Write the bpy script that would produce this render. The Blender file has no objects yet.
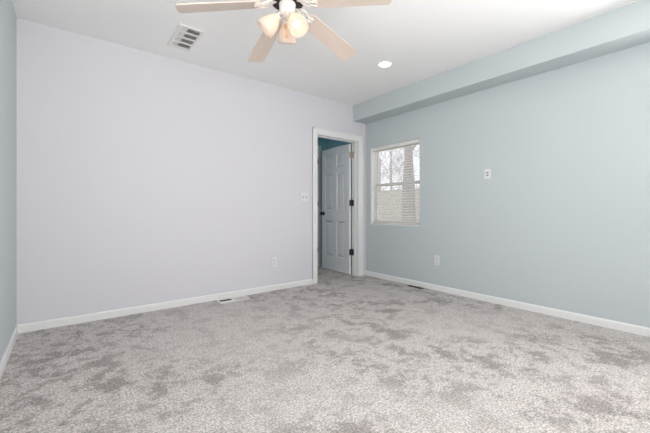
import bpy, bmesh, math, random
from mathutils import Vector, Matrix

S = bpy.context.scene
C = S.collection
PI = math.pi

# ------------------------------------------------------------------ camera
cam = bpy.data.cameras.new('camera')
cam.sensor_fit = 'HORIZONTAL'
cam.sensor_width = 36.0
cam.lens = 18.39
cam.shift_y = -0.0095
cam.clip_start = 0.02
cam_o = bpy.data.objects.new('camera', cam)
C.objects.link(cam_o)
cam_o.location = (0, 0, 0.98)
cam_o.rotation_euler = (PI / 2, 0, math.radians(-37.8))
S.camera = cam_o

# ------------------------------------------------------------------ world, added fill lamps, exposure
W = bpy.data.worlds.new('overcast_sky')
S.world = W
W.use_nodes = True
bg = W.node_tree.nodes['Background']
bg.inputs['Color'].default_value = (0.93, 0.955, 1.0, 1)
bg.inputs['Strength'].default_value = 1.15

def added_fill(name, loc, rot, sx, sy, power, col=(1.0, 0.985, 0.97)):
    l = bpy.data.lights.new(name, 'AREA')
    l.shape = 'RECTANGLE'
    l.size, l.size_y = sx, sy
    l.energy = power
    l.color = col
    o = bpy.data.objects.new(name, l)
    C.objects.link(o)
    o.location = loc
    o.rotation_euler = rot
    return o

# added area lamps outside the unseen windows beside and behind the camera
added_fill('added_fill_front', (0.62, -1.30, 1.30), (math.radians(138), 0, 0), 2.0, 1.40, 69)
added_fill('added_fill_left', (-0.62, 0.60, 1.30), (0, math.radians(-136), 0), 1.40, 1.80, 28)
added_fill('added_fill_right', (4.02, -0.32, 1.25), (0, math.radians(122), 0), 1.40, 1.10, 86)
# added dim lamp, keeps the hall beyond the doorway from going black
added_fill('added_fill_hall', (1.56, 4.21, 1.5), (0, math.radians(-90), 0), 1.4, 0.8, 2.0)

S.view_settings.view_transform = 'Standard'
S.view_settings.look = 'None'
S.view_settings.gamma = 1.0
S.view_settings.use_curve_mapping = False
S.view_settings.exposure = 0.17

# ------------------------------------------------------------------ materials
def lin(*rgb):
    return tuple(((c / 255) / 12.92 if c / 255 <= 0.04045 else ((c / 255 + 0.055) / 1.055) ** 2.4) for c in rgb) + (1,)

def mat(name, rgb, rough=0.5, metal=0.0, bump=0.0, scale=40.0, vary=0.0, spec=0.5):
    m = bpy.data.materials.new(name)
    m.use_nodes = True
    nt = m.node_tree
    b = nt.nodes['Principled BSDF']
    col = lin(*rgb)
    b.inputs['Base Color'].default_value = col
    b.inputs['Roughness'].default_value = rough
    b.inputs['Metallic'].default_value = metal
    b.inputs['Specular IOR Level'].default_value = spec
    if bump or vary:
        tc = nt.nodes.new('ShaderNodeTexCoord')
        n = nt.nodes.new('ShaderNodeTexNoise')
        n.inputs['Scale'].default_value = scale
        n.inputs['Detail'].default_value = 4
        nt.links.new(tc.outputs['Object'], n.inputs['Vector'])
        if bump:
            bp = nt.nodes.new('ShaderNodeBump')
            bp.inputs['Strength'].default_value = bump
            bp.inputs['Distance'].default_value = 0.004
            nt.links.new(n.outputs['Fac'], bp.inputs['Height'])
            nt.links.new(bp.outputs['Normal'], b.inputs['Normal'])
        if vary:
            r = nt.nodes.new('ShaderNodeValToRGB')
            r.color_ramp.elements[0].position = 0.3
            r.color_ramp.elements[1].position = 0.7
            r.color_ramp.elements[0].color = tuple(c * (1 - vary) for c in col[:3]) + (1,)
            r.color_ramp.elements[1].color = tuple(min(1, c * (1 + vary)) for c in col[:3]) + (1,)
            nt.links.new(n.outputs['Fac'], r.inputs['Fac'])
            nt.links.new(r.outputs['Color'], b.inputs['Base Color'])
    return m

def emit(name, rgb, strength):
    m = bpy.data.materials.new(name)
    m.use_nodes = True
    b = m.node_tree.nodes['Principled BSDF']
    b.inputs['Base Color'].default_value = (0.8, 0.8, 0.8, 1)
    b.inputs['Emission Color'].default_value = lin(*rgb)
    b.inputs['Emission Strength'].default_value = strength
    return m

def carpet_mat():
    m = bpy.data.materials.new('grey_plush_carpet')
    m.use_nodes = True
    nt = m.node_tree
    b = nt.nodes['Principled BSDF']
    b.inputs['Roughness'].default_value = 1.0
    b.inputs['Specular IOR Level'].default_value = 0.05
    tc = nt.nodes.new('ShaderNodeTexCoord')
    L = nt.links.new

    def noise(scale, detail, rough=0.5, dist=0.0, sx=1.0, sy=1.0, rot=0.0, off=0.0):
        mp = nt.nodes.new('ShaderNodeMapping')
        mp.inputs['Scale'].default_value = (sx, sy, 1)
        mp.inputs['Rotation'].default_value = (0, 0, rot)
        mp.inputs['Location'].default_value = (off, off * 0.7, 0)
        L(tc.outputs['Object'], mp.inputs['Vector'])
        n = nt.nodes.new('ShaderNodeTexNoise')
        n.inputs['Scale'].default_value = scale
        n.inputs['Detail'].default_value = detail
        n.inputs['Roughness'].default_value = rough
        n.inputs['Distortion'].default_value = dist
        L(mp.outputs['Vector'], n.inputs['Vector'])
        return n.outputs['Fac']

    def ramp(src, a, c, va=0.0, vc=1.0):
        r = nt.nodes.new('ShaderNodeMapRange')
        r.interpolation_type = 'SMOOTHSTEP'
        r.inputs['From Min'].default_value = a
        r.inputs['From Max'].default_value = c
        r.inputs['To Min'].default_value = va
        r.inputs['To Max'].default_value = vc
        L(src, r.inputs['Value'])
        return r.outputs['Result']

    def math_(op, x, y):
        n = nt.nodes.new('ShaderNodeMath')
        n.operation = op
        for i, v in enumerate((x, y)):
            if isinstance(v, (int, float)):
                n.inputs[i].default_value = v
            else:
                L(v, n.inputs[i])
        return n.outputs[0]

    # trodden nap: irregular blotches where the pile leans the other way
    fine = noise(95, 2, 0.7)
    tuft = noise(50, 5, 0.85)
    jit = math_('MULTIPLY', math_('SUBTRACT', tuft, 0.5), 0.38)
    big = ramp(math_('ADD', jit, noise(4.6, 9, 0.72, 0.1, 1.0, 1.0, 0.5, 3.1)), 0.512, 0.585)
    mid = ramp(math_('ADD', jit, noise(10.5, 8, 0.72, 0.1, 1.0, 1.0, -0.35, 9.4)), 0.522, 0.60)
    zone = ramp(noise(0.9, 2, 0.5, 0.0, 1, 1, 0, 1.7), 0.36, 0.56, 0.40, 1.0)
    patch = math_('MULTIPLY', math_('MAXIMUM', math_('MULTIPLY', big, 0.9), math_('MULTIPLY', mid, 0.75)), zone)
    rag = ramp(tuft, 0.32, 0.60)
    patch = math_('MULTIPLY', patch, math_('ADD', math_('MULTIPLY', rag, 0.45), 0.55))
    mix = nt.nodes.new('ShaderNodeMix')
    mix.data_type = 'RGBA'
    mix.inputs[6].default_value = lin(217, 211, 207)
    mix.inputs[7].default_value = lin(156, 149, 145)
    L(patch, mix.inputs[0])
    grain = math_('MULTIPLY', ramp(fine, 0.36, 0.64, 0.66, 1.22), ramp(tuft, 0.34, 0.66, 0.80, 1.16))
    vm = nt.nodes.new('ShaderNodeVectorMath')
    vm.operation = 'SCALE'
    L(mix.outputs[2], vm.inputs[0])
    L(grain, vm.inputs['Scale'])
    L(vm.outputs[0], b.inputs['Base Color'])
    bp = nt.nodes.new('ShaderNodeBump')
    bp.inputs['Strength'].default_value = 0.55
    bp.inputs['Distance'].default_value = 0.012
    L(math_('ADD', math_('ADD', fine, tuft), math_('MULTIPLY', patch, -0.6)), bp.inputs['Height'])
    L(bp.outputs['Normal'], b.inputs['Normal'])
    return m

def glass_mat():
    m = bpy.data.materials.new('window_glass')
    m.use_nodes = True
    nt = m.node_tree
    nt.nodes.remove(nt.nodes['Principled BSDF'])
    out = nt.nodes['Material Output']
    t = nt.nodes.new('ShaderNodeBsdfTransparent')
    g = nt.nodes.new('ShaderNodeBsdfGlossy')
    g.inputs['Roughness'].default_value = 0.02
    f = nt.nodes.new('ShaderNodeFresnel')
    f.inputs['IOR'].default_value = 1.45
    mx = nt.nodes.new('ShaderNodeMixShader')
    # reflect on the outer skins only; the inner side of each face lets everything through
    ge = nt.nodes.new('ShaderNodeNewGeometry')
    sb = nt.nodes.new('ShaderNodeMath')
    sb.operation = 'SUBTRACT'
    sb.inputs[0].default_value = 1.0
    nt.links.new(ge.outputs['Backfacing'], sb.inputs[1])
    ml = nt.nodes.new('ShaderNodeMath')
    ml.operation = 'MULTIPLY'
    nt.links.new(f.outputs[0], ml.inputs[0])
    nt.links.new(sb.outputs[0], ml.inputs[1])
    nt.links.new(ml.outputs[0], mx.inputs[0])
    nt.links.new(t.outputs[0], mx.inputs[1])
    nt.links.new(g.outputs[0], mx.inputs[2])
    nt.links.new(mx.outputs[0], out.inputs['Surface'])
    return m

def frosted_mat():
    m = bpy.data.materials.new('frosted_shade_glass')
    m.use_nodes = True
    nt = m.node_tree
    nt.nodes.remove(nt.nodes['Principled BSDF'])
    out = nt.nodes['Material Output']
    t = nt.nodes.new('ShaderNodeBsdfTranslucent')
    t.inputs['Color'].default_value = (0.86, 0.73, 0.63, 1)
    d = nt.nodes.new('ShaderNodeBsdfDiffuse')
    d.inputs['Color'].default_value = (0.86, 0.80, 0.74, 1)
    tr = nt.nodes.new('ShaderNodeBsdfTransparent')
    mx = nt.nodes.new('ShaderNodeMixShader')
    mx.inputs[0].default_value = 0.45
    mx2 = nt.nodes.new('ShaderNodeMixShader')
    mx2.inputs[0].default_value = 0.15
    nt.links.new(t.outputs[0], mx.inputs[1])
    nt.links.new(d.outputs[0], mx.inputs[2])
    nt.links.new(mx.outputs[0], mx2.inputs[1])
    nt.links.new(tr.outputs[0], mx2.inputs[2])
    nt.links.new(mx2.outputs[0], out.inputs['Surface'])
    return m

M = dict(
    lavender=mat('pale_lavender_wall_paint', (219, 218, 223), 0.85, bump=0.06, scale=180, spec=0.2),
    blue=mat('pale_blue_wall_paint', (198, 206, 208), 0.85, bump=0.06, scale=180, spec=0.2),
    hallblue=mat('hall_blue_wall_paint', (158, 204, 216), 0.85, bump=0.05, scale=180, spec=0.2),
    ceiling=mat('ceiling_paint', (247, 247, 246), 0.9, bump=0.08, scale=150, spec=0.2),
    trim=mat('white_semi_gloss_trim', (236, 236, 236), 0.4, bump=0.01, scale=30),
    door=mat('white_door_paint', (228, 229, 232), 0.45, bump=0.02, scale=60),
    vinyl=mat('white_window_vinyl', (243, 243, 242), 0.4, bump=0.01, scale=30),
    blind=mat('white_blind_slat', (238, 236, 232), 0.5, bump=0.02, scale=60),
    plastic=mat('white_plastic', (226, 227, 230), 0.35, bump=0.01, scale=60),
    slot=mat('dark_slot', (70, 68, 66), 0.6, bump=0.01),
    cavity=mat('painted_duct_shade', (30, 29, 28), 0.8, bump=0.01),  # near-black colour stands in for the shade inside the ducts
    regwhite=mat('white_enamel_register', (236, 234, 230), 0.4, bump=0.02),
    regdark=mat('dark_bronze_register', (62, 54, 47), 0.5, metal=0.4, bump=0.03),
    hinge=mat('dark_bronze_hinge', (74, 72, 70), 0.45, metal=0.6, bump=0.05),
    hingepale=mat('pale_satin_hinge', (178, 172, 158), 0.4, metal=0.4, bump=0.05),
    knob=mat('dark_bronze_knob', (52, 50, 48), 0.35, metal=0.7, bump=0.02),
    fanwhite=mat('white_enamel_fan_metal', (226, 221, 214), 0.35, bump=0.01),
    fandark=mat('dark_motor_vent', (32, 31, 30), 0.7, bump=0.05),
    brass=mat('warm_brass', (190, 165, 120), 0.35, metal=0.8, bump=0.02),
    fob=mat('amber_wood_fob', (216, 172, 136), 0.4, vary=0.1),
    carpet=carpet_mat(), glass=glass_mat(), frosted=frosted_mat(),
    bulb=emit('glowing_bulb', (255, 232, 208), 3.4),
    bulbdim=emit('dim_bulb', (255, 216, 180), 0.9),
    can=emit('recessed_lamp_lens', (255, 250, 244), 9.0),
    bark=mat('grey_bark', (184, 178, 175), 0.9, bump=0.6, scale=25, vary=0.22),
    twig=mat('grey_brown_twig_bark', (196, 190, 188), 0.9, bump=0.3, scale=20, vary=0.15),
    fence=mat('weathered_tan_fence_board', (218, 211, 204), 0.9, bump=0.3, scale=9, vary=0.14),
    lawn=mat('winter_lawn', (158, 152, 128), 1.0, bump=0.8, scale=12, vary=0.25),
    siding=mat('exterior_siding', (200, 200, 198), 0.8, bump=0.05),
)

def blade_mat():
    m = bpy.data.materials.new('whitewashed_blade_wood')
    m.use_nodes = True
    nt = m.node_tree
    b = nt.nodes['Principled BSDF']
    b.inputs['Roughness'].default_value = 0.4
    tc = nt.nodes.new('ShaderNodeTexCoord')
    mp = nt.nodes.new('ShaderNodeMapping')
    mp.inputs['Scale'].default_value = (3, 45, 45)
    n = nt.nodes.new('ShaderNodeTexNoise')
    n.inputs['Scale'].default_value = 2.0
    n.inputs['Detail'].default_value = 5
    r = nt.nodes.new('ShaderNodeValToRGB')
    r.color_ramp.elements[0].position = 0.3
    r.color_ramp.elements[1].position = 0.7
    r.color_ramp.elements[0].color = lin(208, 192, 180)
    r.color_ramp.elements[1].color = lin(217, 202, 190)
    nt.links.new(tc.outputs['Object'], mp.inputs['Vector'])
    nt.links.new(mp.outputs['Vector'], n.inputs['Vector'])
    nt.links.new(n.outputs['Fac'], r.inputs['Fac'])
    nt.links.new(r.outputs['Color'], b.inputs['Base Color'])
    return m
M['blade'] = blade_mat()

# ------------------------------------------------------------------ helpers
class MB:
    """collects shapes into one mesh"""
    def __init__(self):
        self.bm = bmesh.new()

    def box(self, x0, x1, y0, y1, z0, z1, bevel=0.0, mtx=None):
        t = bmesh.new()
        vs = [t.verts.new((x, y, z)) for z in (z0, z1) for y in (y0, y1) for x in (x0, x1)]
        for f in ((0, 2, 3, 1), (4, 5, 7, 6), (0, 1, 5, 4), (2, 6, 7, 3), (0, 4, 6, 2), (1, 3, 7, 5)):
            t.faces.new([vs[i] for i in f])
        if bevel:
            bmesh.ops.bevel(t, geom=list(t.edges), offset=bevel, segments=2, profile=0.5, affect='EDGES')
        self._merge(t, mtx)
        return self

    def _merge(self, t, mtx=None):
        if mtx is not None:
            bmesh.ops.transform(t, matrix=mtx, verts=list(t.verts))
        me = bpy.data.meshes.new('tmp')
        t.to_mesh(me)
        t.free()
        self.bm.from_mesh(me)
        bpy.data.meshes.remove(me)

    def lathe(self, prof, seg=24, mtx=None, cap0=False, cap1=False):
        t = bmesh.new()
        rings = []
        for r, z in prof:
            if r <= 1e-6:
                rings.append([t.verts.new((0, 0, z))])
            else:
                rings.append([t.verts.new((r * math.cos(2 * PI * k / seg), r * math.sin(2 * PI * k / seg), z)) for k in range(seg)])
        for a, b in zip(rings, rings[1:]):
            for k in range(seg):
                q = (k + 1) % seg
                if len(a) == 1 and len(b) == 1:
                    continue
                if len(a) == 1:
                    t.faces.new((a[0], b[q], b[k]))
                elif len(b) == 1:
                    t.faces.new((a[k], a[q], b[0]))
                else:
                    t.faces.new((a[k], a[q], b[q], b[k]))
        if cap0 and len(rings[0]) > 1:
            t.faces.new(rings[0][::-1])
        if cap1 and len(rings[-1]) > 1:
            t.faces.new(rings[-1])
        bmesh.ops.recalc_face_normals(t, faces=list(t.faces))
        self._merge(t, mtx)
        return self

    def tube(self, pts, radii, seg=8, cap=True):
        t = bmesh.new()
        pts = [Vector(p) for p in pts]
        if isinstance(radii, (int, float)):
            radii = [radii] * len(pts)
        up = Vector((0, 0, 1))
        rings = []
        for i, p in enumerate(pts):
            d = (pts[min(i + 1, len(pts) - 1)] - pts[max(i - 1, 0)]).normalized()
            ref = up if abs(d.dot(up)) < 0.95 else Vector((1, 0, 0))
            u = d.cross(ref).normalized()
            v = d.cross(u).normalized()
            rings.append([t.verts.new(p + radii[i] * (math.cos(2 * PI * k / seg) * u + math.sin(2 * PI * k / seg) * v)) for k in range(seg)])
        for a, b in zip(rings, rings[1:]):
            for k in range(seg):
                q = (k + 1) % seg
                t.faces.new((a[k], a[q], b[q], b[k]))
        if cap:
            t.faces.new(rings[0][::-1])
            t.faces.new(rings[-1])
        bmesh.ops.recalc_face_normals(t, faces=list(t.faces))
        self._merge(t)
        return self

    def slab(self, outline, z0, z1, mtx=None):
        """extrude a 2D outline"""
        t = bmesh.new()
        a = [t.verts.new((x, y, z0)) for x, y in outline]
        b = [t.verts.new((x, y, z1)) for x, y in outline]
        n = len(a)
        t.faces.new(a[::-1])
        t.faces.new(b)
        for k in range(n):
            t.faces.new((a[k], a[(k + 1) % n], b[(k + 1) % n], b[k]))
        bmesh.ops.recalc_face_normals(t, faces=list(t.faces))
        self._merge(t, mtx)
        return self

    def build(self, name, material, parent=None, smooth=False, loc=None, rot=None):
        me = bpy.data.meshes.new(name)
        self.bm.to_mesh(me)
        self.bm.free()
        me.materials.append(material)
        if smooth:
            for p in me.polygons:
                p.use_smooth = True
        o = bpy.data.objects.new(name, me)
        C.objects.link(o)
        if loc is not None:
            o.location = loc
        if rot is not None:
            o.rotation_euler = rot
        if parent is not None:
            o.parent = parent
        return o

def tag(o, label, cat, group=None):
    o['label'] = label
    o['category'] = cat
    if group:
        o['group'] = group
    return o

def struct(o, label=None, cat=None):
    o['kind'] = 'structure'
    if label:
        o['label'] = label
        o['category'] = cat
    return o

def empty(name, loc, rot=(0, 0, 0)):
    o = bpy.data.objects.new(name, None)
    C.objects.link(o)
    o.location = loc
    o.rotation_euler = rot
    o.empty_display_size = 0.1
    return o

# ------------------------------------------------------------------ the setting
X0, X1 = -0.32, 3.567          # left and right wall faces
YB = 3.595                     # face of the wall with the door
YF = -1.0                      # face of the wall behind the camera
H = 2.515                      # ceiling
TH = 0.15                      # outside wall thickness
YH0, YH1 = 3.72, 4.70          # hall beyond the doorway
XH = 3.70

f = struct(MB().box(X0 - .15, 3.72, YF - .15, YH1 + .12, -0.10, 0.0).build('floor', M['carpet']),
           'plush grey carpet with trodden darker patches over the whole floor', 'carpet')
struct(MB().box(X0 - .15, 3.72, YF - .15, YH1 + .12, H, H + 0.12).build('ceiling', M['ceiling']),
       'plain off-white ceiling over the room', 'ceiling')

# door opening in the back wall
DX0, DX1, DZ = 2.657, 3.410, 2.0
w = MB()
w.box(X0 - .15, DX0 - .012, YB, YH0, 0, H).box(DX0 - .012, DX1 + .012, YB, YH0, DZ + .012, H).box(DX1 + .012, 3.72, YB, YH0, 0, H)
struct(w.build('wall_back', M['lavender']), 'long pale lavender wall with the doorway', 'wall')

# right wall with the window opening and one for an added window
WY0, WY1, WZ0, WZ1 = 2.62, 3.490, 0.775, 1.908
w = MB()
RY0, RY1, RZ0, RZ1 = -0.85, 0.22, 0.70, 2.01   # opening for an added, unseen window that lets in fill light
w.box(X1, X1 + TH, YF - .15, RY0, 0, H).box(X1, X1 + TH, RY0, RY1, 0, RZ0).box(X1, X1 + TH, RY0, RY1, RZ1, H)
w.box(X1, X1 + TH, RY1, WY0, 0, H).box(X1, X1 + TH, WY1, YB + .1, 0, H)
w.box(X1, X1 + TH, WY0, WY1, 0, WZ0).box(X1, X1 + TH, WY0, WY1, WZ1, H)
struct(w.build('wall_right', M['blue']), 'pale blue wall with the small window', 'wall')

# left wall with an opening for an added, unseen window
LY0, LY1, LZ0, LZ1 = -0.30, 1.50, 0.70, 2.01
w = MB()
w.box(X0 - TH, X0, YF - .15, LY0, 0, H).box(X0 - TH, X0, LY1, YB + .1, 0, H)
w.box(X0 - TH, X0, LY0, LY1, 0, LZ0).box(X0 - TH, X0, LY0, LY1, LZ1, H)
struct(w.build('wall_left', M['blue']), 'pale blue wall at the left edge', 'wall')

# wall behind the camera, opened for an added wide window
FX0, FX1, FZ0, FZ1 = -0.22, 1.46, 0.70, 2.10
w = MB()
w.box(X0 - TH, FX0, YF - TH, YF, 0, H).box(FX1, X1 + TH, YF - TH, YF, 0, H)
w.box(FX0, FX1, YF - TH, YF, 0, FZ0).box(FX0, FX1, YF - TH, YF, FZ1, H)
struct(w.build('wall_front', M['lavender']))

# boxed soffit along the right wall
struct(MB().box(3.308, X1, YF, YB, 2.284, H).build('ceiling_soffit', M['blue']),
       'pale blue boxed soffit running along the ceiling above the blue wall', 'soffit')

# hall beyond the doorway
struct(MB().box(1.4, 2.66, YH1, YH1 + .12, 0, H).box(3.46, XH + .02, YH1, YH1 + .12, 0, H).box(2.66, 3.46, YH1, YH1 + .12, 2.04, H)
       .build('wall_hall_back', M['hallblue']))
struct(MB().box(XH, XH + .02, YH0, YH1 + .12, 0, H).build('wall_hall_right', M['hallblue']))
struct(MB().box(1.4, 1.5, YH0, YH1, 0, H).build('wall_hall_left', M['hallblue']))
# paint the hall side of the dividing wall and its ceiling
struct(MB().box(1.5, DX0 - .09, YH0, YH0 + .004, 0, H).box(DX1 + .09, XH, YH0, YH0 + .004, 0, H)
       .box(DX0 - .09, DX1 + .09, YH0, YH0 + .004, DZ + .09, H).build('wall_hall_front', M['hallblue']))
struct(MB().box(1.5, XH, YH0 + .004, YH1, H - .012, H).build('ceiling_hall', M['hallblue']))

def skirting(name, x0, x1, y0, y1, face, label):
    """baseboard with a small eased top, face = axis pointing into the room"""
    t, h = 0.013, 0.068
    b = MB()
    if face == '-y':
        prof = [(y1, 0), (y0, 0), (y0, h - .012), (y0 + .006, h), (y1, h)]
        b.slab(prof, x0, x1, Matrix(((0, 0, 1, 0), (1, 0, 0, 0), (0, 1, 0, 0), (0, 0, 0, 1))))
    elif face == '+y':
        prof = [(y0, 0), (y1, 0), (y1, h - .012), (y1 - .006, h), (y0, h)]
        b.slab(prof, x0, x1, Matrix(((0, 0, 1, 0), (1, 0, 0, 0), (0, 1, 0, 0), (0, 0, 0, 1))))
    elif face == '-x':
        prof = [(x1, 0), (x0, 0), (x0, h - .012), (x0 + .006, h), (x1, h)]
        b.slab(prof, y0, y1, Matrix(((1, 0, 0, 0), (0, 0, 1, 0), (0, 1, 0, 0), (0, 0, 0, 1))))
    else:
        prof = [(x0, 0), (x1, 0), (x1, h - .012), (x1 - .006, h), (x0, h)]
        b.slab(prof, y0, y1, Matrix(((1, 0, 0, 0), (0, 0, 1, 0), (0, 1, 0, 0), (0, 0, 0, 1))))
    return struct(b.build(name, M['trim']), label, 'baseboard')

skirting('baseboard_back', X0, DX0 - .085, YB - .013, YB, '-y', 'white baseboard along the foot of the lavender wall')
skirting('baseboard_right', X1 - .013, X1, YF, YB, '-x', 'white baseboard along the foot of the blue wall with the window')
skirting('baseboard_left', X0, X0 + .013, YF, YB - .013, '+x', 'white baseboard along the foot of the blue wall at the left edge')
skirting('baseboard_front', X0 + .013, X1 - .013, YF, YF + .013, '+y', 'white baseboard along the wall behind')
skirting('baseboard_hall', XH - .013, XH, YH0 + .02, YH1, '-x', 'white baseboard in the hall behind the open door')

# doorway casing and jamb
def casing(name, parent_kind, x0, x1, z1, y, sgn, wd=.085):
    """three moulded boards round a doorway on a wall face at y; sgn -1 = faces -Y"""
    b = MB()
    def board(xa, xb, za, zb):
        ya, yb = sorted((y, y + sgn * .014))
        b.box(xa, xb, ya, yb, za, zb, .003)
    board(x0 - wd, x0 - .004, 0, z1 + .004)
    board(x1 + .004, x1 + wd, 0, z1 + .004)
    board(x0 - wd, x1 + wd, z1 + .004, z1 + wd)
    # raised outer bead
    def bead(xa, xb, za, zb):
        ya, yb = sorted((y, y + sgn * .021))
        b.box(xa, xb, ya, yb, za, zb, .004)
    bead(x0 - wd, x0 - wd + .020, 0, z1 + wd)
    bead(x1 + wd - .020, x1 + wd, 0, z1 + wd)
    bead(x0 - wd, x1 + wd, z1 + wd - .020, z1 + wd)
    return struct(b.build(name, M['trim']))

c = casing('trim_1', None, DX0, DX1, DZ, YB, -1)
c['label'] = 'white moulded casing framing the open doorway'
c['category'] = 'trim'
casing('trim_2', None, DX0, DX1, DZ, YH0 + .004, 1)
# jamb boards with a door stop
b = MB()
b.box(DX0 - .012, DX0, YB - .002, YH0 + .002, 0, DZ).box(DX1, DX1 + .012, YB - .002, YH0 + .002, 0, DZ).box(DX0 - .012, DX1 + .012, YB - .002, YH0 + .002, DZ, DZ + .012)
b.box(DX0, DX0 + .011, YB + .045, YB + .080, 0, DZ - .011, .002).box(DX1 - .011, DX1, YB + .045, YB + .080, 0, DZ - .011, .002)
b.box(DX0, DX1, YB + .045, YB + .080, DZ - .011, DZ, .002)
struct(b.build('trim_3', M['trim']), 'white jamb boards lining the open doorway', 'trim')

def six_panel_leaf(wd, ht, th):
    """six-panel leaf, x 0..-wd from the hinge edge, thickness along y from -th to 0"""
    b = MB()
    st, mid = .105, .10
    rows = [(.22, .80), (.97, 1.56), (1.66, 1.865)]
    b.box(-st, 0, -th, 0, 0, ht, .002).box(-wd, -wd + st, -th, 0, 0, ht, .002)
    for z0, z1 in rows:
        b.box(-wd / 2 - mid / 2, -wd / 2 + mid / 2, -th, 0, z0, z1)
    edges = [0] + [v for r in rows for v in r] + [ht]
    for k in range(0, len(edges), 2):
        b.box(-wd + st - .002, -st + .002, -th, 0, edges[k], edges[k + 1], 0)
    b.box(-wd + .05, -.05, -th / 2 - .006, -th / 2 + .006, .05, ht - .05)
    for z0, z1 in rows:
        for xa, xb in ((-wd + st, -wd / 2 - mid / 2), (-wd / 2 + mid / 2, -st)):
            for s in (-1, 1):
                yo = -th / 2 + s * (th / 2)          # leaf face
                yi = -th / 2 + s * .006
                # sloped moulding ring then a raised field
                m1, m2, m3 = .012, .026, .050
                def ring(i, yv):
                    return [(xa + i, yv, z0 + i), (xb - i, yv, z0 + i), (xb - i, yv, z1 - i), (xa + i, yv, z1 - i)]
                loops = [ring(0, yo), ring(m1, yi), ring(m2, yi), ring(m3, yo - s * .003)]
                vs = [[b.bm.verts.new(p) for p in lp] for lp in loops]
                for p, q in zip(vs, vs[1:]):
                    for e in range(4):
                        b.bm.faces.new((p[e], p[(e + 1) % 4], q[(e + 1) % 4], q[e]))
                b.bm.faces.new(vs[-1])
    bmesh.ops.recalc_face_normals(b.bm, faces=list(b.bm.faces))
    return b

def hinge_mb(opened):
    """pin with one plate on the jamb (world aligned) and one on the leaf's edge, turned by the opening angle"""
    b = MB()
    b.lathe([(0, -.047), (.008, -.047), (.008, .047), (0, .047)], 10)
    b.lathe([(0, .047), (.006, .048), (.005, .053), (0, .055)], 10)
    b.lathe([(0, -.055), (.005, -.053), (.006, -.048), (0, -.047)], 10)
    b.box(-.0015, .001, -.046, 0, -.045, .045)
    b.box(-.0040, -.0012, -.047, 0, -.045, .045, 0, Matrix.Rotation(opened, 4, 'Z'))
    return b

# the leaf, hinged on the right jamb and swung open into the hall
PX, PY = DX1 - .002, YH0 + .010
OPEN = math.radians(-93.5)
door = struct(empty('door_1', (PX, PY, .012), (0, 0, OPEN)), 'white six-panel door standing open into the hall', 'door')
six_panel_leaf(.745, 1.975, .035).build('door_leaf', M['door'], door, loc=(-.004, -.012, 0))
kb = MB()
for s in (-1, 1):
    yo = -.012 - .0175 + s * .0175
    R = Matrix.Translation((-.69, yo, .915)) @ Matrix.Rotation(-s * PI / 2, 4, 'X')
    kb.lathe([(0, 0), (.031, 0), (.029, .007), (.013, .010), (.012, .026), (.024, .036), (.029, .048), (.025, .059), (.012, .065), (0, .066)], 20, R)
kb.build('door_knob', M['knob'], door, True)['label'] = 'dark bronze round knob'
for z, mt, lb in ((1.81, 'hingepale', 'pale satin metal hinge'), (1.08, 'hinge', 'dark bronze hinge'), (.335, 'hinge', 'dark bronze hinge')):
    h = hinge_mb(OPEN).build('door_hinge', M[mt], door, loc=(0.0, 0.0, z), rot=(0, 0, -OPEN))
    h['label'] = lb

# a second, closed door in the hall's far wall
c = casing('trim_4', None, 2.66, 3.515 - .055, 2.04, YH1, -1, .085)
door2 = struct(empty('door_2', (3.458, YH1 + .01, .012)), 'closed white door across the hall, seen as a sliver through the doorway', 'door')
six_panel_leaf(.79, 2.02, .035).build('door_leaf', M['door'], door2, loc=(0, .045, 0))
for z in (1.82, 1.08, .28):
    hinge_mb(0).build('door_hinge', M['hinge'], door2, loc=(-.004, -.016, z))['label'] = 'dark bronze hinge'

# ------------------------------------------------------------------ windows
def sash(b, a0, a1, z0, z1, d0, d1, fw, put):
    put(b, a0, a1, z0, z0 + fw, d0, d1)
    put(b, a0, a1, z1 - fw, z1, d0, d1)
    put(b, a0, a0 + fw, z0 + fw, z1 - fw, d0, d1)
    put(b, a1 - fw, a1, z0 + fw, z1 - fw, d0, d1)

def putx(b, a0, a1, z0, z1, d0, d1):
    b.box(min(d0, d1), max(d0, d1), a0, a1, z0, z1, .003)

def puty(b, a0, a1, z0, z1, d0, d1):
    b.box(a0, a1, min(d0, d1), max(d0, d1), z0, z1, .003)

# window_1 in the right wall: white vinyl single-hung unit deep in the reveal
win = struct(empty('window_1', (X1, (WY0 + WY1) / 2, WZ0)), 'small white sash window in the pale blue wall', 'window')
def at_win(o):
    o.location = -Vector(win.location)
    return o
b = MB()
# white boards lining the reveal, and the sill
b.box(X1 + .016, X1 + .10, WY0, WY0 + .010, WZ0, WZ1).box(X1 + .010, X1 + .10, WY1 - .010, WY1, WZ0, WZ1).box(X1 + .022, X1 + .10, WY0 + .01, WY1 - .01, WZ1 - .010, WZ1)
at_win(b.build('window_reveal', M['vinyl'], win))
at_win(MB().box(X1 - .004, X1 + .10, WY0, WY1, WZ0 - .002, WZ0 + .012, .003).build('window_sill', M['vinyl'], win))
b = MB()
sash(b, WY0 + .01, WY1 - .01, WZ0 + .014, WZ1 - .01, X1 + .085, X1 + .148, .012, putx)
at_win(b.build('window_frame', M['vinyl'], win))
MZ = 1.352
for nm, z0, z1, d0 in (('upper_sash', MZ - .02, WZ1 - .023, .118), ('lower_sash', WZ0 + .027, MZ + .022, .092)):
    b = MB()
    sash(b, WY0 + .023, WY1 - .023, z0, z1, X1 + d0, X1 + d0 + .024, .028 if nm == 'lower_sash' else .024, putx)
    s = at_win(b.build(nm, M['vinyl'], win))
    p = MB().box(X1 + d0 + .010, X1 + d0 + .014, WY0 + .042, WY1 - .042, z0 + .02, z1 - .02).build('pane', M['glass'], s)

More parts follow.
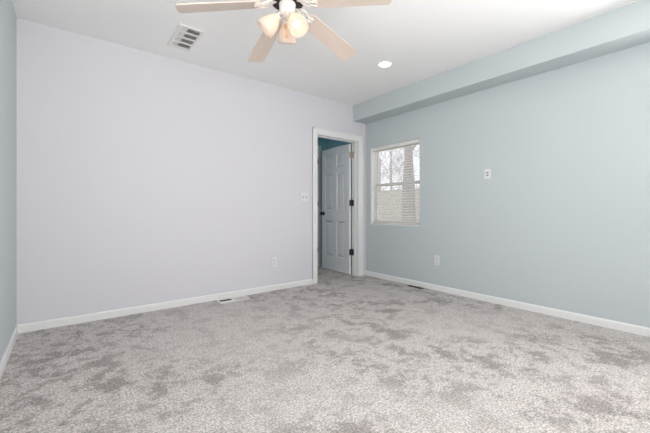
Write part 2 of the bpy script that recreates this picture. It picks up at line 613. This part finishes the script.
# added windows out of view, put in to let fill light into the room
def added_window(name, a0, a1, z0, z1, face, inward, put, label):
    root = struct(empty(name, (0, 0, 0)), label, 'window')
    o = -inward
    b = MB()
    sash(b, a0, a1, z0, z1, face + o * .05, face + o * .13, .04, put)
    n = 2 if put is puty else 1
    for k in range(1, n):
        a = a0 + (a1 - a0) * k / n
        put(b, a - .025, a + .025, z0 + .04, z1 - .04, face + o * .05, face + o * .13)
    put(b, a0 + .04, a1 - .04, (z0 + z1) / 2 - .02, (z0 + z1) / 2 + .02, face + o * .07, face + o * .11)
    b.build('window_frame', M['vinyl'], root)
    b = MB()
    g = .09
    sash(b, a0 - g, a1 + g, z0 - g, z1 + g, face, face + inward * .018, g, put)
    b.build('window_casing', M['trim'], root)
    b = MB()
    d0, d1 = sorted((face + o * .088, face + o * .092))
    if put is puty:
        b.box(a0 + .03, a1 - .03, d0, d1, z0 + .03, z1 - .03)
    else:
        b.box(d0, d1, a0 + .03, a1 - .03, z0 + .03, z1 - .03)
    b.build('window_pane', M['glass'], root)
    return root

added_window('added_window_2', LY0, LY1, LZ0, LZ1, X0, 1, putx, 'added white cased window, out of view in the blue left wall, for fill light')
added_window('added_window_4', RY0, RY1, RZ0, RZ1, X1, -1, putx, 'added white cased window, out of view near the end of the blue wall, for fill light')
added_window('added_window_3', FX0, FX1, FZ0, FZ1, YF, 1, puty, 'added wide white cased window in the unseen wall behind, for fill light')

# ------------------------------------------------------------------ window blind
bl = tag(empty('window_blind', (X1 + .045, (WY0 + WY1) / 2, WZ0)), 'white horizontal slat blind hanging inside the small window, slats open', 'blind')
hw = (WY1 - WY0) / 2 - .016
hh = WZ1 - WZ0
MB().box(-.028, .026, -hw, hw, hh - .052, hh - .012, .003).build('headrail', M['blind'], bl)
b = MB()
n = 29
zlo, zhi = .052, hh - .075
for k in range(n):
    z = zlo + (zhi - zlo) * k / (n - 1)
    Rm = Matrix.Translation((0, 0, z)) @ Matrix.Rotation(math.radians(-13), 4, 'Y')
    b.box(-.024, .024, -hw + .004, hw - .004, -.0009, .0009, 0, Rm)
b.build('slats', M['blind'], bl)
MB().box(-.025, .025, -hw + .004, hw - .004, .018, .034, .003).build('bottom_rail', M['blind'], bl)
b = MB()
for y in (-hw + .12, 0, hw - .12):
    for x in (-.024, .024):
        b.tube([(x, y, .03), (x, y, hh - .05)], .0009, 5)
b.build('ladder_cord', M['blind'], bl)
MB().tube([(-.034, hw - .06, hh - .04), (-.036, hw - .06, hh - .62)], .004, 8).build('tilt_wand', M['plastic'], bl)

# ------------------------------------------------------------------ ceiling fan
FC = Vector((1.09, 1.79, H))
fan = tag(empty('ceiling_fan', FC), 'white ceiling fan with whitewashed blades and lit tulip glass shades', 'ceiling fan')
zz = lambda z: z - H
MB().lathe([(0, 0), (.068, 0), (.066, -.02), (.045, -.05), (.016, -.058), (0, -.058)], 28).build('ceiling_canopy', M['fanwhite'], fan, True)
MB().lathe([(.0125, zz(2.46)), (.0125, zz(2.39))], 16).build('downrod', M['fanwhite'], fan, True)
mh = MB().lathe([(0, zz(2.412)), (.04, zz(2.41)), (.075, zz(2.398)), (.112, zz(2.37)), (.122, zz(2.345)), (.122, zz(2.312)), (.116, zz(2.296)), (.108, zz(2.286)), (.100, zz(2.284))], 36).build('motor_housing', M['fanwhite'], fan, True)
MB().lathe([(.102, zz(2.290)), (.098, zz(2.279)), (.055, zz(2.274)), (.040, zz(2.272)), (0, zz(2.272))], 36).build('motor_vent', M['fandark'], fan, True)['label'] = 'dark slotted underside of the motor'
MB().lathe([(.050, zz(2.276)), (.053, zz(2.268)), (.051, zz(2.262)), (.050, zz(2.232)), (.044, zz(2.214)), (.028, zz(2.204)), (.012, zz(2.198)), (.008, zz(2.190)), (0, zz(2.188))], 28).build('switch_housing', M['fanwhite'], fan, True)

DROOP = math.radians(10.3)
PITCH = math.radians(-12.5)
def blade_outline(r0, r1, w0, w1, rc):
    pts = []
    for (cx, cy, a0) in ((r1 - rc, w1 / 2 - rc, 90), (r1 - rc, -w1 / 2 + rc, 0)):
        pass
    def arc(cx, cy, r, a, b2, n=7):
        return [(cx + r * math.cos(math.radians(a + (b2 - a) * k / (n - 1))), cy + r * math.sin(math.radians(a + (b2 - a) * k / (n - 1)))) for k in range(n)]
    pts += arc(r1 - rc, -w1 / 2 + rc, rc, -90, 0)
    pts += arc(r1 - rc, w1 / 2 - rc, rc, 0, 90)
    rr = .035
    pts += arc(r0 + rr, w0 / 2 - rr, rr, 90, 180)
    pts += arc(r0 + rr, -w0 / 2 + rr, rr, 180, 270)
    return pts

def bracket_mb():
    b = MB()
    # two curling arms, a cross ring and a plate screwed to the blade
    for s in (-1, 1):
        b.tube([(.085, s * .012, .012), (.105, s * .030, .004), (.135, s * .040, -.004), (.150, s * .030, -.006), (.165, s * .022, -.007), (.180, s * .034, -.007), (.200, s * .036, -.007)],
               [.007, .007, .006, .006, .006, .006, .005], 8)
        b.tube([(.125 + .012 * math.cos(a), s * (.020 + .012 * math.sin(a)), -.003) for a in [2 * PI * k / 10 for k in range(11)]], .0035, 6)
    b.tube([(.07, 0, .012), (.12, 0, 0), (.16, 0, -.006), (.20, 0, -.007)], [.009, .007, .006, .006], 8)
    b.slab([(.162, -.03), (.185, -.044), (.205, -.038), (.212, 0), (.205, .038), (.185, .044), (.162, .03)], -.0085, -.0045)
    for x, y in ((.180, -.028), (.180, .028), (.200, 0)):
        b.lathe([(0, -.012), (.005, -.011), (.006, -.0085)], 8, Matrix.Translation((x, y, 0)))
    return b

for k in range(5):
    a = math.radians(153.96 - 72 * k)
    Rz = Matrix.Rotation(a, 4, 'Z')
    Rd = Matrix.Rotation(DROOP, 4, 'Y')
    Rp = Matrix.Rotation(PITCH, 4, 'X')
    full = Matrix.Translation((0, 0, zz(2.281))) @ Rz @ Rd
    br = bracket_mb().build('blade_bracket', M['fanwhite'], fan, True)
    br.matrix_local = full @ Matrix.Rotation(PITCH * .6, 4, 'X')
    bd = MB().slab(blade_outline(0.160, .660, .118, .138, .028), -.0030, .0030).build('fan_blade', M['blade'], fan)
    bd.matrix_local = full @ Rp

CAMANG = math.radians(-37.8)
shade_prof = [(.0215, 0), (.024, .006), (.030, .018), (.040, .034), (.049, .052), (.0545, .070), (.0575, .090), (.0590, .108), (.0620, .122)]
inner = [(r - .003, z) for r, z in shade_prof[::-1]]
for az, lit, rn, zn, tl in ((180, True, .060, 2.196, 44), (-43, True, .050, 2.182, 60), (97, False, .046, 2.186, 66)):
    a = math.radians(az) + CAMANG
    d = Vector((math.cos(a), math.sin(a), 0))
    arm = MB()
    p0 = d * (rn - .024) + Vector((0, 0, zz(zn + .028)))
    p1 = d * (rn - .006) + Vector((0, 0, zz(zn + .018)))
    p2 = d * rn + Vector((0, 0, zz(zn)))
    arm.tube([p0, p1, p2], .0085, 10)
    tilt = math.radians(tl)              # below horizontal
    ax = (d * math.cos(tilt) - Vector((0, 0, 1)) * math.sin(tilt)).normalized()
    Mx = Matrix.Translation(p2) @ Vector((0, 0, 1)).rotation_difference(ax).to_matrix().to_4x4()
    arm.lathe([(0, -.012), (.014, -.010), (.024, -.002), (.026, .012), (.024, .016), (0, .016)], 20, Mx)
    ao = arm.build('light_arm', M['fanwhite'], fan, True)
    sh = MB().lathe(shade_prof + inner, 32, Mx).build('lamp_shade', M['frosted'], ao, True)
    bu = MB().lathe([(0, .016), (.012, .018), (.013, .036), (.021, .056), (.0255, .074), (.021, .090), (.010, .099), (0, .101)], 18, Mx)
    bu.build('light_bulb', M['bulb' if lit else 'bulbdim'], ao, True)

for dx, dy, zl, az in ((-.010, -.040, 2.125, 0), (-.004, -.012, 2.085, 0)):
    x = dx * math.cos(CAMANG) - dy * math.sin(CAMANG)
    y = dx * math.sin(CAMANG) + dy * math.cos(CAMANG)
    b = MB()
    b.tube([(x * .8, y * .8, zz(2.22)), (x, y, zz(2.205)), (x, y, zz(zl))], .0013, 6)
    z = zl
    while z < 2.2:
        b.lathe([(0, -.0022), (.0022, 0), (0, .0022)], 6, Matrix.Translation((x, y, zz(z))))
        z += .006
    ch = b.build('pull_chain', M['brass'], fan)
    MB().lathe([(0, .004), (.003, .003), (.005, -.006), (.008, -.018), (.006, -.028), (0, -.031)], 12, Matrix.Translation((x, y, zz(zl)))).build('chain_fob', M['fob'] if zl < 2.1 else M['brass'], ch, True)

# ------------------------------------------------------------------ recessed ceiling light
rc = tag(empty('recessed_light', (2.635, 2.37, H)), 'round lit recessed downlight in the ceiling between the fan and the soffit', 'ceiling light')
MB().lathe([(.059, -.001), (.061, -.005), (.070, -.006), (.077, -.003), (.079, 0)], 40).build('trim_ring', M['trim'], rc, True)
MB().lathe([(.060, -.003), (.030, -.006), (0, -.0065)], 40).build('lamp_lens', M['can'], rc, True)

# ------------------------------------------------------------------ ceiling air register
vt = tag(empty('ceiling_vent', (.828, 3.105, H)), 'white rectangular air vent with four dark louvred rows in the ceiling', 'vent')
vw, vl = .098, .222
b = MB()
b.box(-vw, -vw + .026, -vl, vl, -.010, 0, .003).box(vw - .020, vw, -vl, vl, -.010, 0, .003)
bands = [(-.195 + .0985 * k, -.195 + .0985 * k + .0745) for k in range(4)]
edges = [-vl] + [v for bnd in bands for v in bnd] + [vl]
for k in range(0, len(edges), 2):
    b.box(-vw + .02, vw - .015, edges[k], edges[k + 1], -.009, 0, .002)
b.build('vent_frame', M['regwhite'], vt)
MB().box(-vw + .022, vw - .018, -.197, .176, -.0012, -.0002).build('duct_opening', M['cavity'], vt)
b = MB()
for y0, y1 in bands:
    for k in range(12):
        x = -vw + .030 + k * .0124
        ang = 88 if k > 3 else 32
        Rm = Matrix.Translation((x, 0, -.0055)) @ Matrix.Rotation(math.radians(ang), 4, 'Y')
        b.box(-.0042 if k > 3 else -.0066, .0042 if k > 3 else .0066, y0, y1, -.0006, .0006, 0, Rm)
b.build('vent_louvres', M['regwhite'], vt)

# ------------------------------------------------------------------ floor registers
fr = tag(empty('floor_register', (1.435, 3.488, 0)), 'white floor register against the baseboard of the lavender wall, left half open dark', 'vent')
b = MB()
rw, rd = .165, .078
b.box(-rw, rw, -rd, -rd + .020, 0, .006, .002).box(-rw, rw, rd - .016, rd, 0, .006, .002)
b.box(-rw, -rw + .022, -rd + .018, rd - .014, 0, .006, .002).box(rw - .022, rw, -rd + .018, rd - .014, 0, .006, .002).box(-.012, .012, -rd + .018, rd - .014, 0, .006, .002)
b.build('register_frame', M['regwhite'], fr)
MB().box(-rw + .02, rw - .02, -rd + .018, rd - .014, .0006, .0014).build('duct_opening', M['cavity'], fr)
b = MB()
for k in range(11):
    x = .022 + k * .0135
    if x > rw - .02:
        break
    b.box(x - .0040, x + .0040, -rd + .018, rd - .014, .0022, .0044, 0)
b.box(-rw + .02, -.01, -rd + .018, -rd + .070, .002, .0052, .001)
b.build('register_louvres', M['regwhite'], fr)

fr2 = tag(empty('floor_register', (3.508, 2.645, 0)), 'dark bronze floor register beside the baseboard of the blue wall below the window', 'vent')
b = MB()
b.box(-.032, -.022, -.108, .108, 0, .005, .0015).box(.022, .032, -.108, .108, 0, .005, .0015).box(-.024, .024, -.108, -.096, 0, .005, .0015).box(-.024, .024, .096, .108, 0, .005, .0015)
b.build('register_frame', M['regdark'], fr2)
MB().box(-.023, .023, -.098, .098, .0006, .0014).build('duct_opening', M['cavity'], fr2)
b = MB()
for k in range(14):
    y = -.091 + k * .0140
    b.box(-.023, .023, y - .0022, y + .0022, .0016, .0042)
b.build('register_louvres', M['regdark'], fr2)

# ------------------------------------------------------------------ wall plates
def outlet(loc, rz, label, w2=.036, h2=.060, horizontal=False):
    """duplex outlet; local -Y faces into the room"""
    r = tag(empty('wall_outlet', loc, (0, 0, rz)), label, 'outlet')
    MB().box(-w2, w2, -.006, 0, -h2, h2, .0025).build('cover_plate', M['plastic'], r)
    for s in (-1, 1):
        zc = s * h2 * .36
        Rm = Matrix.Translation((0, -.006, zc)) @ Matrix.Rotation(PI / 2, 4, 'X')
        out = []
        for k in range(20):
            t = 2 * PI * k / 20
            out.append((max(-.0145, min(.0145, .0175 * math.cos(t))), .0145 * math.sin(t)))
        q = MB().slab(out, 0, .002, Rm).build('receptacle', M['plastic'], r)
        b = MB()
        b.box(-.0080, -.0050, -.0092, -.0078, zc - .004, zc + .006).box(.0048, .0076, -.0092, -.0078, zc - .003, zc + .005)
        b.lathe([(0, 0), (.003, 0), (.003, .001), (0, .001)], 10, Matrix.Translation((0, -.0080, zc - .0085)) @ Matrix.Rotation(PI / 2, 4, 'X'))
        b.build('socket_slots', M['slot'], q)
    MB().lathe([(0, .001), (.0028, .0008), (.003, 0)], 10, Matrix.Translation((0, -.006, 0)) @ Matrix.Rotation(PI / 2, 4, 'X')).build('cover_screw', M['regwhite'], r)
    return r

outlet((1.998, YB, .347), 0, 'white power outlet low on the lavender wall')
outlet((X1, 2.366, .370), -PI / 2, 'white power outlet low on the blue wall, right of the window')

tvp = tag(empty('wall_jack', (X1, 1.748, 1.370), (0, 0, -PI / 2)), 'white jack plate with two dark ports high on the blue wall', 'wall plate')
MB().box(-.036, .036, -.006, 0, -.052, .052, .0025).build('cover_plate', M['plastic'], tvp)
for z in (.013, -.013):
    MB().box(-.012, .012, -.0068, -.0052, z - .005, z + .005, .0).build('jack_port', M['slot'], tvp)['label'] = 'dark port'

sw = tag(empty('light_switch', (2.449, YB, 1.152)), 'white double toggle light switch beside the doorway', 'switch')
MB().box(-.058, .058, -.006, 0, -.058, .058, .0025).build('cover_plate', M['plastic'], sw)
for x in (-.023, .023):
    MB().box(x - .0052, x + .0052, -.0066, -.0056, -.012, .012).build('toggle_slot', M['slot'], sw)
    MB().box(x - .0040, x + .0040, -.018, -.004, -.004, .006, .001, Matrix.Translation((0, 0, .002))).build('toggle', M['plastic'], sw)

# ------------------------------------------------------------------ outdoors beyond the small window
struct(MB().box(3.8, 40, -20, 45, -.9, -.6).build('ground', M['lawn']))

def fence():
    root = tag(empty('board_fence', (12.5, 10, -.6)), 'weathered tan board fence beyond the window', 'fence')
    b = MB()
    y = -9.0
    rnd = random.Random(3)
    while y < 9:
        wv = .14
        hgt = 2.58 + rnd.uniform(-.02, .02)
        b.box(-.012, .012, y, y + wv - .008, .03, hgt)
        y += wv
    b.build('fence_boards', M['fence'], root)
    b = MB()
    for z in (.4, 1.3, 2.2):
        b.box(.012, .06, -9, 9, z, z + .09)
    b.build('fence_rail', M['fence'], root)
    for k in range(8):
        MB().box(.012, .10, -9 + k * 2.5, -8.9 + k * 2.5, 0, 2.36).build('fence_post', M['fence'], root)
fence()

def grow(b, rnd, p, d, r, length, depth, twig):
    n = 4
    pts, rad = [Vector(p)], [r]
    q = Vector(p)
    dd = Vector(d).normalized()
    for k in range(n):
        dd = (dd + Vector((rnd.uniform(-.16, .16), rnd.uniform(-.16, .16), rnd.uniform(-.05, .12)))).normalized()
        q = q + dd * (length / n)
        pts.append(q.copy())
        rad.append(r * (1 - .42 * (k + 1) / n))
    (b if r > .03 else twig).tube(pts, rad, 7 if r > .03 else 4, False)
    if depth == 0:
        return
    kids = 3 if depth > 1 else 3
    for k in range(kids):
        i = rnd.choice((2, 3, 4)) if k else 4
        side = Vector((rnd.uniform(-1, 1), rnd.uniform(-1, 1), rnd.uniform(-.15, .75))).normalized()
        nd = (dd * .75 + side * .85).normalized()
        grow(b, rnd, pts[i], nd, max(.005, rad[i] * rnd.uniform(.55, .72)), length * rnd.uniform(.62, .82), depth - 1, twig)

def bare_tree(loc, r, h, depth, seed, lean, label, low=0.55, reach=.3, flare=1.05):
    rnd = random.Random(seed)
    root = tag(empty('bare_tree', loc), label, 'tree', 'bare trees beyond the window')
    b, tw = MB(), MB()
    pts = [Vector((lean * t * h, .4 * lean * t * h, t * h)) for t in (0, .08, .42, .62, 1)]
    b.tube(pts, [r * 1.9, r * flare, r * (1 + (flare - 1) * .7), r * .95, r * .75], 12, False)
    nb = 7
    for k in range(nb):
        t = low + (1 - low) * k / (nb - 1)
        a = k * 2.4 + rnd.uniform(-.3, .3)
        p = Vector((lean * t * h, .4 * lean * t * h, t * h))
        grow(b, rnd, p, (math.cos(a), math.sin(a), .35 + .5 * t), r * .30, h * reach, depth, tw)
    b.build('trunk', M['bark'], root, True)
    tw.build('twigs', M['twig'], root, True)

bare_tree((9.78, 7.66, -.6), .16, 5.5, 3, 5, .0, 'thick grey bare tree trunk close outside the window', .66, .3, 1.6)
bare_tree((14.3, 13.3, -.6), .075, 4.6, 5, 11, .01, 'slim bare tree behind the fence at the left side of the window', .34, .26)
bare_tree((25.5, 22.1, -.6), .07, 7.2, 5, 23, -.01, 'spreading bare tree behind the fence in the middle of the window', .32, .27)
bare_tree((20.9, 14.6, -.6), .09, 6.0, 5, 37, .01, 'thin bare tree behind the fence, right of the thick trunk', .34, .25)
